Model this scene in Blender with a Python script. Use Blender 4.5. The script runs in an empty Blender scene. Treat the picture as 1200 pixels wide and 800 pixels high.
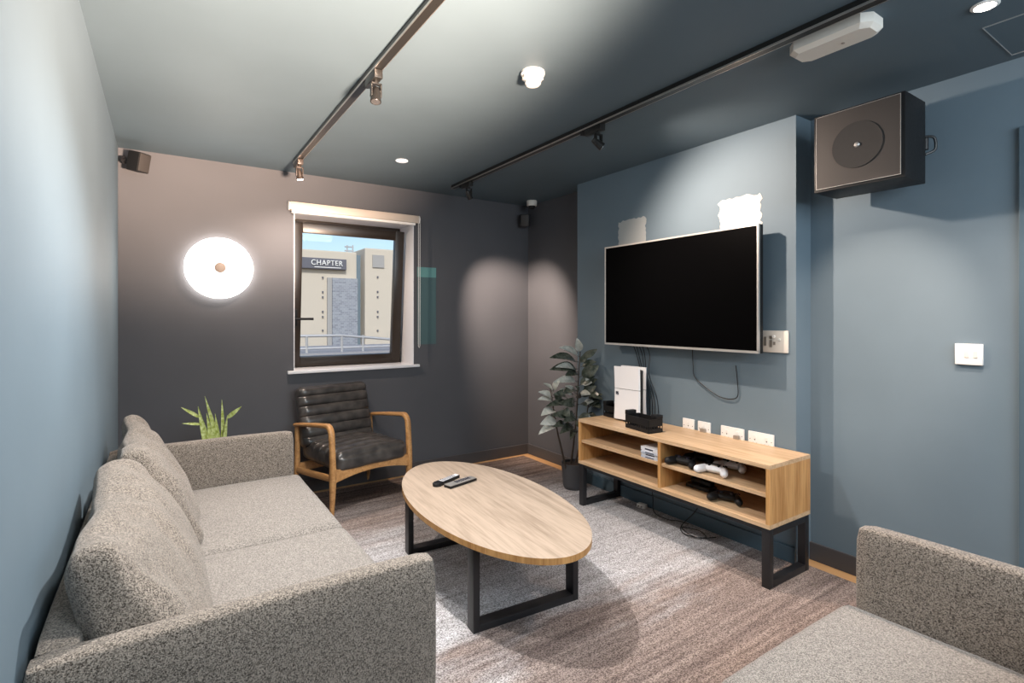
import bpy, bmesh, math, random
from math import sin, cos, pi, radians
from mathutils import Vector, Matrix, noise

# ------------------------------------------------------------------ camera, world, lights
S = bpy.context.scene
COL = S.collection
H = 2.4            # ceiling height
D = 4.149          # back wall
XL, XR, XB = -0.236, 2.958, 2.806   # left wall, right wall, chimney breast face
YB1, YB2 = 1.4775, 3.2437           # chimney breast extent
YR = -1.7          # wall behind the camera

cam = bpy.data.cameras.new('camera')
cam.sensor_width = 36.0
cam.lens = 612.95 / 1200 * 36
cam.shift_y = -28.8 / 1200
cam.clip_start = 0.02
cam_o = bpy.data.objects.new('camera', cam)
COL.objects.link(cam_o)
cam_o.location = (0, 0, 1.3245)
cam_o.rotation_euler = (pi / 2, 0, -0.5887)
S.camera = cam_o

S.view_settings.view_transform = 'Standard'
S.view_settings.look = 'None'
S.view_settings.gamma = 1
S.view_settings.use_curve_mapping = False
S.view_settings.exposure = 0.55

world = bpy.data.worlds.new('sky')
S.world = world
world.use_nodes = True
wn = world.node_tree.nodes
wl = world.node_tree.links
bg = wn['Background']
sky = wn.new('ShaderNodeTexSky')
sky.sky_type = 'NISHITA'
sky.sun_disc = False
sky.sun_elevation = radians(38)
sky.sun_rotation = radians(200)
sky.air_density = 1.0
sky.dust_density = 1.5
wl.new(sky.outputs[0], bg.inputs[0])
bg.inputs[1].default_value = 0.115


def light(name, kind, loc, aim, energy, color=(1, 1, 1), **kw):
    l = bpy.data.lights.new(name, kind)
    l.energy = energy
    l.color = color
    for k, v in kw.items():
        setattr(l, k, v)
    o = bpy.data.objects.new(name, l)
    COL.objects.link(o)
    o.location = loc
    d = Vector(aim) - Vector(loc)
    o.rotation_euler = d.to_track_quat('-Z', 'Y').to_euler()
    return o


WARM = (1.0, 0.80, 0.66)
NEUT = (1.0, 0.96, 0.92)
COOL = (0.80, 0.92, 1.0)
light('sun', 'SUN', (0, -5, 20), (3, 8, 8), 2.0, (1, .96, .9), angle=radians(1))
# photographer's flash bounced off the ceiling and the left wall, standing behind the camera
light('bounce_flash', 'SPOT', (0.80, -0.45, 1.10), (0.40, 2.0, 2.4), 2700, (1.0, .73, .545), spot_size=radians(53), spot_blend=1.0, shadow_soft_size=0.15)
# soft fill from the unseen half of the room
light('room_fill', 'AREA', (1.5, -1.2, 2.0), (1.5, 2.2, 0.9), 46, COOL, shape='RECTANGLE', size=2.2, size_y=0.8)
# beam of the top right downlight, then an added unseen one over the sofa
light('down_beam', 'SPOT', (2.36, 0.589, 2.37), (2.36, 0.589, 0), 80, WARM, spot_size=radians(95), spot_blend=.8, shadow_soft_size=0.05)
light('down_beam', 'SPOT', (0.55, 1.2, 2.37), (0.35, 1.9, 0), 60, NEUT, spot_size=radians(110), spot_blend=1, shadow_soft_size=0.06)

# ------------------------------------------------------------------ materials
_m = {}


def newmat(name):
    m = bpy.data.materials.new(name)
    m.use_nodes = True
    nt = m.node_tree
    return m, nt, nt.nodes, nt.links, nt.nodes['Principled BSDF']


def plain(name, col, rough=.5, metal=0.0, spec=.5, emit=None, estr=0, bump=0, bscale=60, coat=0):
    if name in _m:
        return _m[name]
    m, nt, N, L, b = newmat(name)
    b.inputs['Base Color'].default_value = (*col, 1)
    b.inputs['Roughness'].default_value = rough
    b.inputs['Metallic'].default_value = metal
    b.inputs['Specular IOR Level'].default_value = spec
    b.inputs['Coat Weight'].default_value = coat
    if emit:
        b.inputs['Emission Color'].default_value = (*emit, 1)
        b.inputs['Emission Strength'].default_value = estr
    tc = N.new('ShaderNodeTexCoord')
    n = N.new('ShaderNodeTexNoise')
    n.inputs['Scale'].default_value = bscale
    n.inputs['Detail'].default_value = 4
    L.new(tc.outputs['Object'], n.inputs['Vector'])
    mr = N.new('ShaderNodeMapRange')
    mr.inputs[3].default_value = max(0, rough - .06)
    mr.inputs[4].default_value = min(1, rough + .06)
    L.new(n.outputs['Fac'], mr.inputs[0])
    L.new(mr.outputs[0], b.inputs['Roughness'])
    if bump:
        bp = N.new('ShaderNodeBump')
        bp.inputs['Strength'].default_value = bump
        bp.inputs['Distance'].default_value = .002
        L.new(n.outputs['Fac'], bp.inputs['Height'])
        L.new(bp.outputs[0], b.inputs['Normal'])
    _m[name] = m
    return m


def paint(name, col, rough=.68, var=.06):
    m, nt, N, L, b = newmat(name)
    tc = N.new('ShaderNodeTexCoord')
    n = N.new('ShaderNodeTexNoise')
    n.inputs['Scale'].default_value = 1.7
    n.inputs['Detail'].default_value = 5
    L.new(tc.outputs['Object'], n.inputs['Vector'])
    r = N.new('ShaderNodeValToRGB')
    r.color_ramp.elements[0].position = .3
    r.color_ramp.elements[1].position = .7
    r.color_ramp.elements[0].color = (*[c * (1 - var) for c in col], 1)
    r.color_ramp.elements[1].color = (*[c * (1 + var) for c in col], 1)
    L.new(n.outputs['Fac'], r.inputs[0])
    L.new(r.outputs[0], b.inputs['Base Color'])
    b.inputs['Roughness'].default_value = rough
    b.inputs['Specular IOR Level'].default_value = .3
    n2 = N.new('ShaderNodeTexNoise')
    n2.inputs['Scale'].default_value = 180
    L.new(tc.outputs['Object'], n2.inputs['Vector'])
    bp = N.new('ShaderNodeBump')
    bp.inputs['Strength'].default_value = .12
    bp.inputs['Distance'].default_value = .001
    L.new(n2.outputs['Fac'], bp.inputs['Height'])
    L.new(bp.outputs[0], b.inputs['Normal'])
    return m


def wood(name, c0, c1, axis='Y', scale=1.0, rough=.42, plank=None):
    """oak: grain stretched along one object axis"""
    m, nt, N, L, b = newmat(name)
    tc = N.new('ShaderNodeTexCoord')
    mp = N.new('ShaderNodeMapping')
    s = [14 * scale] * 3
    s['XYZ'.index(axis)] = .9 * scale
    mp.inputs['Scale'].default_value = s
    L.new(tc.outputs['Object'], mp.inputs['Vector'])
    n = N.new('ShaderNodeTexNoise')
    n.inputs['Scale'].default_value = 1.6
    n.inputs['Detail'].default_value = 7
    n.inputs['Roughness'].default_value = .62
    n.inputs['Distortion'].default_value = .6
    L.new(mp.outputs[0], n.inputs['Vector'])
    n2 = N.new('ShaderNodeTexNoise')
    n2.inputs['Scale'].default_value = 9
    n2.inputs['Detail'].default_value = 3
    L.new(mp.outputs[0], n2.inputs['Vector'])
    mx = N.new('ShaderNodeMath')
    mx.operation = 'MULTIPLY_ADD'
    mx.inputs[1].default_value = .35
    L.new(n2.outputs['Fac'], mx.inputs[0])
    ml = N.new('ShaderNodeMath')
    ml.operation = 'MULTIPLY'
    ml.inputs[1].default_value = .68
    L.new(n.outputs['Fac'], ml.inputs[0])
    L.new(ml.outputs[0], mx.inputs[2])
    r = N.new('ShaderNodeValToRGB')
    r.color_ramp.elements[0].position = .38
    r.color_ramp.elements[0].color = (*c0, 1)
    r.color_ramp.elements[1].position = .60
    r.color_ramp.elements[1].color = (*c1, 1)
    L.new(mx.outputs[0], r.inputs[0])
    L.new(r.outputs[0], b.inputs['Base Color'])
    b.inputs['Roughness'].default_value = rough
    bp = N.new('ShaderNodeBump')
    bp.inputs['Strength'].default_value = .15
    bp.inputs['Distance'].default_value = .001
    L.new(mx.outputs[0], bp.inputs['Height'])
    L.new(bp.outputs[0], b.inputs['Normal'])
    return m


def tweed(name, c0, c1, scale=210):
    m, nt, N, L, b = newmat(name)
    tc = N.new('ShaderNodeTexCoord')
    v = N.new('ShaderNodeTexVoronoi')
    v.inputs['Scale'].default_value = scale
    L.new(tc.outputs['Object'], v.inputs['Vector'])
    n = N.new('ShaderNodeTexNoise')
    n.inputs['Scale'].default_value = scale * .8
    n.inputs['Detail'].default_value = 2
    L.new(tc.outputs['Object'], n.inputs['Vector'])
    sep = N.new('ShaderNodeSeparateColor')
    L.new(v.outputs['Color'], sep.inputs[0])
    mx = N.new('ShaderNodeMath')
    mx.operation = 'MULTIPLY_ADD'
    mx.inputs[1].default_value = .42
    L.new(sep.outputs[0], mx.inputs[0])
    ml = N.new('ShaderNodeMath')
    ml.operation = 'MULTIPLY'
    ml.inputs[1].default_value = .58
    L.new(n.outputs['Fac'], ml.inputs[0])
    L.new(ml.outputs[0], mx.inputs[2])
    r = N.new('ShaderNodeValToRGB')
    r.color_ramp.elements[0].position = .30
    r.color_ramp.elements[0].color = (*c0, 1)
    r.color_ramp.elements[1].position = .68
    r.color_ramp.elements[1].color = (*c1, 1)
    L.new(mx.outputs[0], r.inputs[0])
    L.new(r.outputs[0], b.inputs['Base Color'])
    b.inputs['Roughness'].default_value = .95
    b.inputs['Specular IOR Level'].default_value = .15
    b.inputs['Sheen Weight'].default_value = .25
    bp = N.new('ShaderNodeBump')
    bp.inputs['Strength'].default_value = .9
    bp.inputs['Distance'].default_value = .004
    L.new(mx.outputs[0], bp.inputs['Height'])
    L.new(bp.outputs[0], b.inputs['Normal'])
    return m


def rug_mat():
    m, nt, N, L, b = newmat('woven_rug')
    tc = N.new('ShaderNodeTexCoord')

    def nz(sc, det, ms=None, rgh=.5):
        n = N.new('ShaderNodeTexNoise')
        n.inputs['Scale'].default_value = sc
        n.inputs['Detail'].default_value = det
        n.inputs['Roughness'].default_value = rgh
        if ms:
            mp = N.new('ShaderNodeMapping')
            mp.inputs['Scale'].default_value = ms
            L.new(tc.outputs['Object'], mp.inputs['Vector'])
            L.new(mp.outputs[0], n.inputs['Vector'])
        else:
            L.new(tc.outputs['Object'], n.inputs['Vector'])
        return n

    def ramp(src, p0, c0, p1, c1):
        r = N.new('ShaderNodeValToRGB')
        r.color_ramp.elements[0].position = p0
        r.color_ramp.elements[0].color = (*c0, 1)
        r.color_ramp.elements[1].position = p1
        r.color_ramp.elements[1].color = (*c1, 1)
        L.new(src, r.inputs[0])
        return r

    def mix(f, a, bb, mode='MIX'):
        x = N.new('ShaderNodeMix')
        x.data_type = 'RGBA'
        x.blend_type = mode
        if isinstance(f, float):
            x.inputs[0].default_value = f
        else:
            L.new(f, x.inputs[0])
        L.new(a, x.inputs[6])
        L.new(bb, x.inputs[7])
        return x.outputs[2]
    streak = nz(1.0, 4, (1.3, 26, 1), .6)      # woven streaks run across the room
    speck = nz(150, 2, (1, 1.6, 1), .7)
    grey = ramp(streak.outputs['Fac'], .30, (.42, .41, .42), .66, (.64, .64, .67))
    brown = ramp(streak.outputs['Fac'], .30, (.12, .070, .055), .68, (.33, .235, .185))
    # where the colour turns brown: far corner and the bands at the near end
    sx = N.new('ShaderNodeSeparateXYZ')
    L.new(tc.outputs['Object'], sx.inputs[0])
    cr = N.new('ShaderNodeValToRGB')
    e = cr.color_ramp.elements
    e[0].position = 0.0
    e[0].color = (1, 1, 1, 1)
    e[1].position = .39
    e[1].color = (.75, .75, .75, 1)
    for p, v in ((.46, 0.0), (.68, 0.0), (.78, .6), (.9, .9)):
        q = e.new(p)
        q.color = (v, v, v, 1)
    my = N.new('ShaderNodeMapRange')
    my.inputs[1].default_value = 0
    my.inputs[2].default_value = 4.2
    L.new(sx.outputs['Y'], my.inputs[0])
    warp = nz(1.0, 3, (1.1, 3.5, 1), .6)
    wa = N.new('ShaderNodeMath')
    wa.operation = 'MULTIPLY_ADD'
    wa.inputs[1].default_value = .34
    L.new(warp.outputs['Fac'], wa.inputs[0])
    ws = N.new('ShaderNodeMath')
    ws.operation = 'SUBTRACT'
    ws.inputs[1].default_value = .17
    L.new(my.outputs[0], ws.inputs[0])
    L.new(ws.outputs[0], wa.inputs[2])
    L.new(wa.outputs[0], cr.inputs[0])
    base = mix(cr.outputs[0], grey.outputs[0], brown.outputs[0])
    sp = ramp(speck.outputs['Fac'], .39, (.36, .34, .33), .60, (1.3, 1.3, 1.3))
    c = mix(1.0, base, sp.outputs[0], 'MULTIPLY')
    L.new(c, b.inputs['Base Color'])
    b.inputs['Roughness'].default_value = .95
    b.inputs['Specular IOR Level'].default_value = .1
    bp = N.new('ShaderNodeBump')
    bp.inputs['Strength'].default_value = .8
    bp.inputs['Distance'].default_value = .005
    L.new(speck.outputs['Fac'], bp.inputs['Height'])
    L.new(bp.outputs[0], b.inputs['Normal'])
    return m


def leather():
    m, nt, N, L, b = newmat('black_leather')
    tc = N.new('ShaderNodeTexCoord')
    n = N.new('ShaderNodeTexNoise')
    n.inputs['Scale'].default_value = 16
    n.inputs['Detail'].default_value = 6
    L.new(tc.outputs['Object'], n.inputs['Vector'])
    r = N.new('ShaderNodeValToRGB')
    r.color_ramp.elements[0].position = .35
    r.color_ramp.elements[0].color = (.030, .027, .026, 1)
    r.color_ramp.elements[1].position = .7
    r.color_ramp.elements[1].color = (.078, .069, .063, 1)
    L.new(n.outputs['Fac'], r.inputs[0])
    L.new(r.outputs[0], b.inputs['Base Color'])
    b.inputs['Roughness'].default_value = .28
    b.inputs['Coat Weight'].default_value = .35
    b.inputs['Coat Roughness'].default_value = .35
    bp = N.new('ShaderNodeBump')
    bp.inputs['Strength'].default_value = .25
    bp.inputs['Distance'].default_value = .004
    L.new(n.outputs['Fac'], bp.inputs['Height'])
    L.new(bp.outputs[0], b.inputs['Normal'])
    return m


def glass_mat():
    m, nt, N, L, b = newmat('window_glass')
    N.remove(b)
    tr = N.new('ShaderNodeBsdfTransparent')
    tr.inputs[0].default_value = (.96, .98, .98, 1)
    gl = N.new('ShaderNodeBsdfGlossy')
    gl.inputs['Roughness'].default_value = .02
    mx = N.new('ShaderNodeMixShader')
    mx.inputs[0].default_value = .012
    L.new(tr.outputs[0], mx.inputs[1])
    L.new(gl.outputs[0], mx.inputs[2])
    L.new(mx.outputs[0], N['Material Output'].inputs[0])
    return m


def leaf_mat(name, c0, c1, rough=.35, scale=30):
    m, nt, N, L, b = newmat(name)
    tc = N.new('ShaderNodeTexCoord')
    n = N.new('ShaderNodeTexNoise')
    n.inputs['Scale'].default_value = scale
    n.inputs['Detail'].default_value = 3
    L.new(tc.outputs['Object'], n.inputs['Vector'])
    r = N.new('ShaderNodeValToRGB')
    r.color_ramp.elements[0].position = .35
    r.color_ramp.elements[0].color = (*c0, 1)
    r.color_ramp.elements[1].position = .65
    r.color_ramp.elements[1].color = (*c1, 1)
    L.new(n.outputs['Fac'], r.inputs[0])
    L.new(r.outputs[0], b.inputs['Base Color'])
    b.inputs['Roughness'].default_value = rough
    return m


def cladding():
    m, nt, N, L, b = newmat('metal_cladding')
    tc = N.new('ShaderNodeTexCoord')
    br = N.new('ShaderNodeTexBrick')
    br.inputs['Scale'].default_value = 3.0
    br.inputs['Color1'].default_value = (.20, .21, .26, 1)
    br.inputs['Color2'].default_value = (.30, .32, .37, 1)
    br.inputs['Mortar'].default_value = (.36, .38, .42, 1)
    br.inputs['Mortar Size'].default_value = .02
    br.inputs['Brick Width'].default_value = .5
    br.inputs['Row Height'].default_value = .22
    mp = N.new('ShaderNodeMapping')
    mp.inputs['Rotation'].default_value = (pi / 2, 0, 0)
    L.new(tc.outputs['Object'], mp.inputs[0])
    L.new(mp.outputs[0], br.inputs[0])
    L.new(br.outputs[0], b.inputs['Base Color'])
    b.inputs['Roughness'].default_value = .5
    return m


BLUE = paint('slate_blue_paint', (.140, .190, .230))
TEALC = paint('ceiling_teal_paint', (.096, .135, .164), .6)
LITGREY = paint('warm_lit_grey_paint', (.090, .091, .101))  # slate blue paint with the greying of warm light put into its colour
BLUE_TRIM = paint('slate_blue_gloss', (.085, .13, .165), .3)
LITGREY_TRIM = paint('warm_lit_grey_gloss', (.075, .07, .072), .3)  # gloss version, greyed for warm light in the same way
WHITE = plain('white_plastic', (.80, .79, .77), .35)
WHITE_PAINT = plain('white_gloss_paint', (.80, .80, .82), .35)
CREAM = plain('cream_plastic', (.70, .66, .60), .4)
BLIND = plain('cream_blind_metal', (.52, .45, .385), .4)
BLACK = plain('black_plastic', (.010, .010, .011), .5, spec=.3)
BLACKM = plain('black_steel', (.014, .014, .016), .42, bump=.05)
TRACKM = plain('black_track_metal', (.025, .024, .023), .3, metal=.4)
TRACKEDGE = plain('brushed_aluminium', (.62, .58, .54), .3, metal=.9)
SCREEN = plain('screen_glass', (.0010, .0010, .0012), .45, spec=.02)
SILVER = plain('silver_bezel', (.62, .60, .58), .32, metal=.7)
BRONZE = plain('dark_bronze_frame', (.020, .012, .007), .3)
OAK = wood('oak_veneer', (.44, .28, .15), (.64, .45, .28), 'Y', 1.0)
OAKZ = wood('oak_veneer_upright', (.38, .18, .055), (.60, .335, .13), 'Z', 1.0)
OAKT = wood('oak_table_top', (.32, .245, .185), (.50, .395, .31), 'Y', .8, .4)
BEECH = wood('honey_wood', (.36, .17, .06), (.56, .30, .12), 'Y', 1.5, .35)
FLOORW = wood('oak_floor', (.42, .22, .09), (.60, .35, .16), 'Y', .7, .4)
TWEED = tweed('grey_boucle_shade', (.055, .043, .034), (.385, .325, .272), 420)  # sofa fabric darkened in its colour for the shaded faces
TWEED_S = tweed('grey_boucle_lit', (.11, .098, .087), (.44, .395, .358), 430)  # same fabric made lighter, the light on the seats put into its colour
RUG = rug_mat()
LEATHER = leather()
GLASS = glass_mat()
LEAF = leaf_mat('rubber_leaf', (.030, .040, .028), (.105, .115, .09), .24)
LEAF_P = leaf_mat('lit_leaf', (.34, .35, .31), (.56, .56, .51), .3)  # rubber leaf with the light falling on it put into the colour
STEM = plain('brown_stem', (.05, .035, .025), .7, bump=.4, bscale=90)
SOIL = plain('potting_soil', (.03, .02, .015), .95, bump=.8, bscale=120)
POT = plain('charcoal_ribbed_pot', (.055, .056, .062), .6, bump=.1)
GRASSY = leaf_mat('striped_leaf', (.30, .36, .05), (.62, .68, .30), .4, 60)
LAMP_ON = plain('lamp_diffuser', (.9, .88, .84), .5, emit=(1.0, .94, .86), estr=9)
LENS_ON = plain('lit_lens', (.9, .85, .8), .3, emit=(1.0, .84, .68), estr=14)
LENS_OFF = plain('spot_reflector', (.5, .5, .52), .15, metal=.9)
BRASS = plain('dull_nickel', (.42, .37, .32), .35, metal=.6)
GRILLE = plain('speaker_front', (.036, .031, .029), .6, bump=.2, bscale=400)
CONE = plain('speaker_cone', (.018, .017, .017), .7)
CABLE = plain('black_cable', (.01, .01, .011), .45)
PLASTER = plain('white_filler', (.60, .57, .53), .8, bump=.3, bscale=25)
PLASTER2 = plain('thin_filler', (.40, .42, .42), .8, bump=.3, bscale=25)
TEAL_GLOW = plain('teal_glow_patch', (.060, .115, .122), .5)  # translucent teal glow on the wall, painted as a flat colour
TEAL_GLOW2 = plain('pale_teal_glow_patch', (.12, .29, .28), .5)
RENDERW = plain('beige_render', (.56, .50, .43), .9, bump=.2, bscale=3)
RENDERG = plain('grey_render', (.35, .34, .34), .8)
SIGNM = plain('sign_grey', (.12, .12, .15), .5)
SIGNT = plain('sign_white', (.85, .85, .85), .4)
CLAD = cladding()
BLUEGL = plain('bluish_glazing', (.18, .24, .30), .2)
RAILM = plain('galvanised_steel', (.45, .45, .47), .4, metal=.3)
ROOFG = plain('roof_felt', (.30, .30, .33), .8, bump=.4, bscale=8)
WHITEC = plain('white_console_shell', (.86, .86, .88), .35)
PAPER = plain('white_case', (.75, .75, .78), .35)
PAPER2 = plain('pale_blue_case', (.50, .54, .62), .35)
DARKINK = plain('dark_ink', (.03, .03, .05), .5)


# ------------------------------------------------------------------ mesh helpers
class MB:
    def __init__(self):
        self.bm = bmesh.new()

    def box(self, c, s, bev=0, M=None, seg=2):
        bm = self.bm
        mat = Matrix.Translation(c) @ Matrix.Diagonal((s[0], s[1], s[2], 1))
        if M is not None:
            mat = M @ mat
        r = bmesh.ops.create_cube(bm, size=1, matrix=mat)
        if bev:
            es = list({e for v in r['verts'] for e in v.link_edges})
            bmesh.ops.bevel(bm, geom=es, offset=bev, segments=seg, affect='EDGES', profile=.6)
        return self

    def b2(self, x0, x1, y0, y1, z0, z1, bev=0):
        return self.box(((x0 + x1) / 2, (y0 + y1) / 2, (z0 + z1) / 2), (abs(x1 - x0), abs(y1 - y0), abs(z1 - z0)), bev)

    def cyl(self, p0, p1, r0, r1=None, n=24):
        if r1 is None:
            r1 = r0
        p0, p1 = Vector(p0), Vector(p1)
        d = p1 - p0
        M = Matrix.Translation((p0 + p1) / 2) @ d.to_track_quat('Z', 'Y').to_matrix().to_4x4()
        bmesh.ops.create_cone(self.bm, cap_ends=True, segments=n, radius1=r0, radius2=r1, depth=d.length, matrix=M)
        return self

    def ring_loft(self, rings, cap=True, closed=True):
        bm = self.bm
        R = [[bm.verts.new(p) for p in ring] for ring in rings]
        n = len(R[0])
        for a, b in zip(R[:-1], R[1:]):
            for i in range(n if closed else n - 1):
                j = (i + 1) % n
                bm.faces.new((a[i], a[j], b[j], b[i]))
        if cap and closed:
            bm.faces.new(list(reversed(R[0])))
            bm.faces.new(R[-1])
        return self

    def lathe(self, prof, c=(0, 0, 0), n=40, M=None):
        """prof: list of (r, z)"""
        rings = []
        for r, z in prof:
            ring = []
            for i in range(n):
                a = 2 * pi * i / n
                p = Vector((r * cos(a), r * sin(a), z))
                if M is not None:
                    p = M @ p
                ring.append(p + Vector(c))
            rings.append(ring)
        return self.ring_loft(rings)

    def tube(self, pts, r, n=8):
        pts = [Vector(p) for p in pts]
        rs = r if isinstance(r, (list, tuple)) else [r] * len(pts)
        rings = []
        up = Vector((0.13, 0.21, .97))
        for i, p in enumerate(pts):
            t = (pts[min(i + 1, len(pts) - 1)] - pts[max(i - 1, 0)]).normalized()
            if abs(t.dot(up)) > .98:
                up = Vector((1, .1, 0))
            a = t.cross(up).normalized()
            up2 = a.cross(t).normalized()
            up = up2
            rings.append([p + (a * cos(2 * pi * k / n) + up2 * sin(2 * pi * k / n)) * rs[i] for k in range(n)])
        return self.ring_loft(rings)

    def sweep_yz(self, pts, w, h, n=16, e=3.0):
        """superellipse section swept along a path lying in a plane x=const; w along x, h across"""
        pts = [Vector(p) for p in pts]
        rings = []
        X = Vector((1, 0, 0))
        for i, p in enumerate(pts):
            t = (pts[min(i + 1, len(pts) - 1)] - pts[max(i - 1, 0)])
            t.x = 0
            t.normalize()
            nn = t.cross(X).normalized()
            ww = w[i] if isinstance(w, list) else w
            hh = h[i] if isinstance(h, list) else h
            ring = []
            for k in range(n):
                a = 2 * pi * k / n
                ca, sa = cos(a), sin(a)
                ring.append(p + X * (ww / 2 * abs(ca) ** (2 / e) * (1 if ca >= 0 else -1)) + nn * (hh / 2 * abs(sa) ** (2 / e) * (1 if sa >= 0 else -1)))
            rings.append(ring)
        return self.ring_loft(rings)

    def prism(self, poly, z0, z1, M=None, bev=0):
        bm = self.bm
        a = [Vector((x, y, z0)) for x, y in poly]
        b = [Vector((x, y, z1)) for x, y in poly]
        if M is not None:
            a = [M @ p for p in a]
            b = [M @ p for p in b]
        A = [bm.verts.new(p) for p in a]
        B = [bm.verts.new(p) for p in b]
        n = len(A)
        fs = [bm.faces.new(list(reversed(A))), bm.faces.new(B)]
        for i in range(n):
            j = (i + 1) % n
            fs.append(bm.faces.new((A[i], A[j], B[j], B[i])))
        if bev:
            es = list({e for f in fs[:2] for e in f.edges})
            bmesh.ops.bevel(bm, geom=es, offset=bev, segments=3, affect='EDGES', profile=.5)
        return self

    def cushion(self, c, s, r, M=None, n=20, bulge=(0, 0, 0), nz=0, nfreq=5, seed=0, fn=None, nx=None, ny=None, nzz=None):
        """rounded, bulging padded box"""
        bm = self.bm
        h = Vector(s) / 2
        N3 = (nx or n, ny or n, nzz or max(6, n // 2))

        def par(i, m):
            t = -1 + 2 * i / m
            return t
        verts = {}

        def V(i, j, k):
            key = (i, j, k)
            if key in verts:
                return verts[key]
            p = Vector((par(i, N3[0]), par(j, N3[1]), par(k, N3[2])))
            q = Vector((p.x * h.x, p.y * h.y, p.z * h.z))
            rr = min(r, h.x, h.y, h.z) * .999
            inner = Vector([max(-(h[a] - rr), min(h[a] - rr, q[a])) for a in range(3)])
            d = q - inner
            if d.length > 1e-9:
                # outer shell point: push to the rounded surface
                q = inner + d.normalized() * rr * min(1.0, max(abs(d.x), abs(d.y), abs(d.z)) / rr)
            bx = cos(p.y * pi / 2) * cos(p.z * pi / 2)
            by = cos(p.x * pi / 2) * cos(p.z * pi / 2)
            bz = cos(p.x * pi / 2) * cos(p.y * pi / 2)
            q += Vector((p.x * bulge[0] * max(0, bx) ** .7, p.y * bulge[1] * max(0, by) ** .7, p.z * bulge[2] * max(0, bz) ** .7))
            if fn:
                q = fn(p, q)
            if nz:
                w = noise.noise_vector(q * nfreq + Vector((seed * 7.3, seed * 3.1, seed)))
                q = q + w * nz
                w2 = noise.noise(Vector((q.x * 9, q.y * 30, q.z * 9)) + Vector((seed, 0, 0)))
                q = q + Vector((1, 0, 1)) * w2 * nz * .25
            q = q + Vector(c)
            if M is not None:
                q = M @ q
            verts[key] = bm.verts.new(q)
            return verts[key]
        a, b, cc = N3
        for i in range(a):
            for j in range(b):
                bm.faces.new((V(i, j, 0), V(i, j + 1, 0), V(i + 1, j + 1, 0), V(i + 1, j, 0)))
                bm.faces.new((V(i, j, cc), V(i + 1, j, cc), V(i + 1, j + 1, cc), V(i, j + 1, cc)))
        for i in range(a):
            for k in range(cc):
                bm.faces.new((V(i, 0, k), V(i + 1, 0, k), V(i + 1, 0, k + 1), V(i, 0, k + 1)))
                bm.faces.new((V(i, b, k), V(i, b, k + 1), V(i + 1, b, k + 1), V(i + 1, b, k)))
        for j in range(b):
            for k in range(cc):
                bm.faces.new((V(0, j, k), V(0, j, k + 1), V(0, j + 1, k + 1), V(0, j + 1, k)))
                bm.faces.new((V(a, j, k), V(a, j + 1, k), V(a, j + 1, k + 1), V(a, j, k + 1)))
        return self

    def leaf(self, base, tip, width, up=(0, 0, 1), droop=.0, fold=.15, nl=8, shape=.75, th=.0012):
        """a blade from base to tip, folded along its midrib, with a little thickness"""
        bm = self.bm
        base, tip, up = Vector(base), Vector(tip), Vector(up)
        d = tip - base
        L_ = d.length
        t = d.normalized()
        side = t.cross(up)
        if side.length < 1e-3:
            side = t.cross(Vector((1, 0, 0)))
        side.normalize()
        nn = side.cross(t).normalized()
        rows = []
        for i in range(nl + 1):
            u = i / nl
            w = width * (sin(pi * min(1, u ** shape * .96 + .04)) ** .8) * .5
            if i == nl:
                w = width * .02
            c = base + d * u + nn * (droop * L_ * (sin(pi * u)))
            row = []
            for s_ in (-1, -.5, 0, .5, 1):
                row.append(c + side * (w * s_) + nn * (abs(s_) * w * fold * 2))
            rows.append(row)
        for off in (0, -th):
            R = [[bm.verts.new(p + nn * off) for p in row] for row in rows]
            for a, b in zip(R[:-1], R[1:]):
                for k in range(4):
                    f = (a[k], a[k + 1], b[k + 1], b[k])
                    bm.faces.new(f if off == 0 else tuple(reversed(f)))
        return self

    def build(self, name, mat, parent=None, smooth=40, loc=None):
        bmesh.ops.recalc_face_normals(self.bm, faces=self.bm.faces)
        me = bpy.data.meshes.new(name)
        self.bm.to_mesh(me)
        self.bm.free()
        me.materials.append(mat)
        if smooth:
            for p in me.polygons:
                p.use_smooth = True
            try:
                me.set_sharp_from_angle(angle=radians(smooth))
            except Exception:
                pass
        o = bpy.data.objects.new(name, me)
        COL.objects.link(o)
        if parent is not None:
            o.parent = parent
        if loc is not None:
            o.location = loc
        return o


def build_split(mb, name, mat, parent, smooth=40):
    """each loose piece becomes a part of its own"""
    bm = mb.bm
    seen, out = set(), []
    bm.verts.ensure_lookup_table()
    for v in bm.verts:
        if v in seen:
            continue
        st, comp = [v], []
        seen.add(v)
        while st:
            q = st.pop()
            comp.append(q)
            for e in q.link_edges:
                w = e.other_vert(q)
                if w not in seen:
                    seen.add(w)
                    st.append(w)
        out.append(comp)
    res = []
    for comp in out:
        m2 = MB()
        mp = {q: m2.bm.verts.new(q.co) for q in comp}
        for f in {f for q in comp for f in q.link_faces}:
            m2.bm.faces.new([mp[q] for q in f.verts])
        res.append(m2.build(name, mat, parent, smooth))
    bm.free()
    return res


def thing(name, label, cat, loc=(0, 0, 0), rz=0, group=None):
    o = bpy.data.objects.new(name, None)
    o.empty_display_size = .05
    COL.objects.link(o)
    o.location = loc
    o.rotation_euler = (0, 0, rz)
    o['label'] = label
    o['category'] = cat
    if group:
        o['group'] = group
    return o


def tag(o, label, cat, group=None, kind=None):
    if label:
        o['label'] = label
        o['category'] = cat
    if group:
        o['group'] = group
    if kind:
        o['kind'] = kind
    return o


def struct(name, mb, mat, label=None, smooth=0, parent=None):
    o = mb.build(name, mat, parent, smooth)
    if parent is None:
        o['kind'] = 'structure'
        if label:
            o['label'] = label
            o['category'] = name.split('_')[0]
    return o


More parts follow.
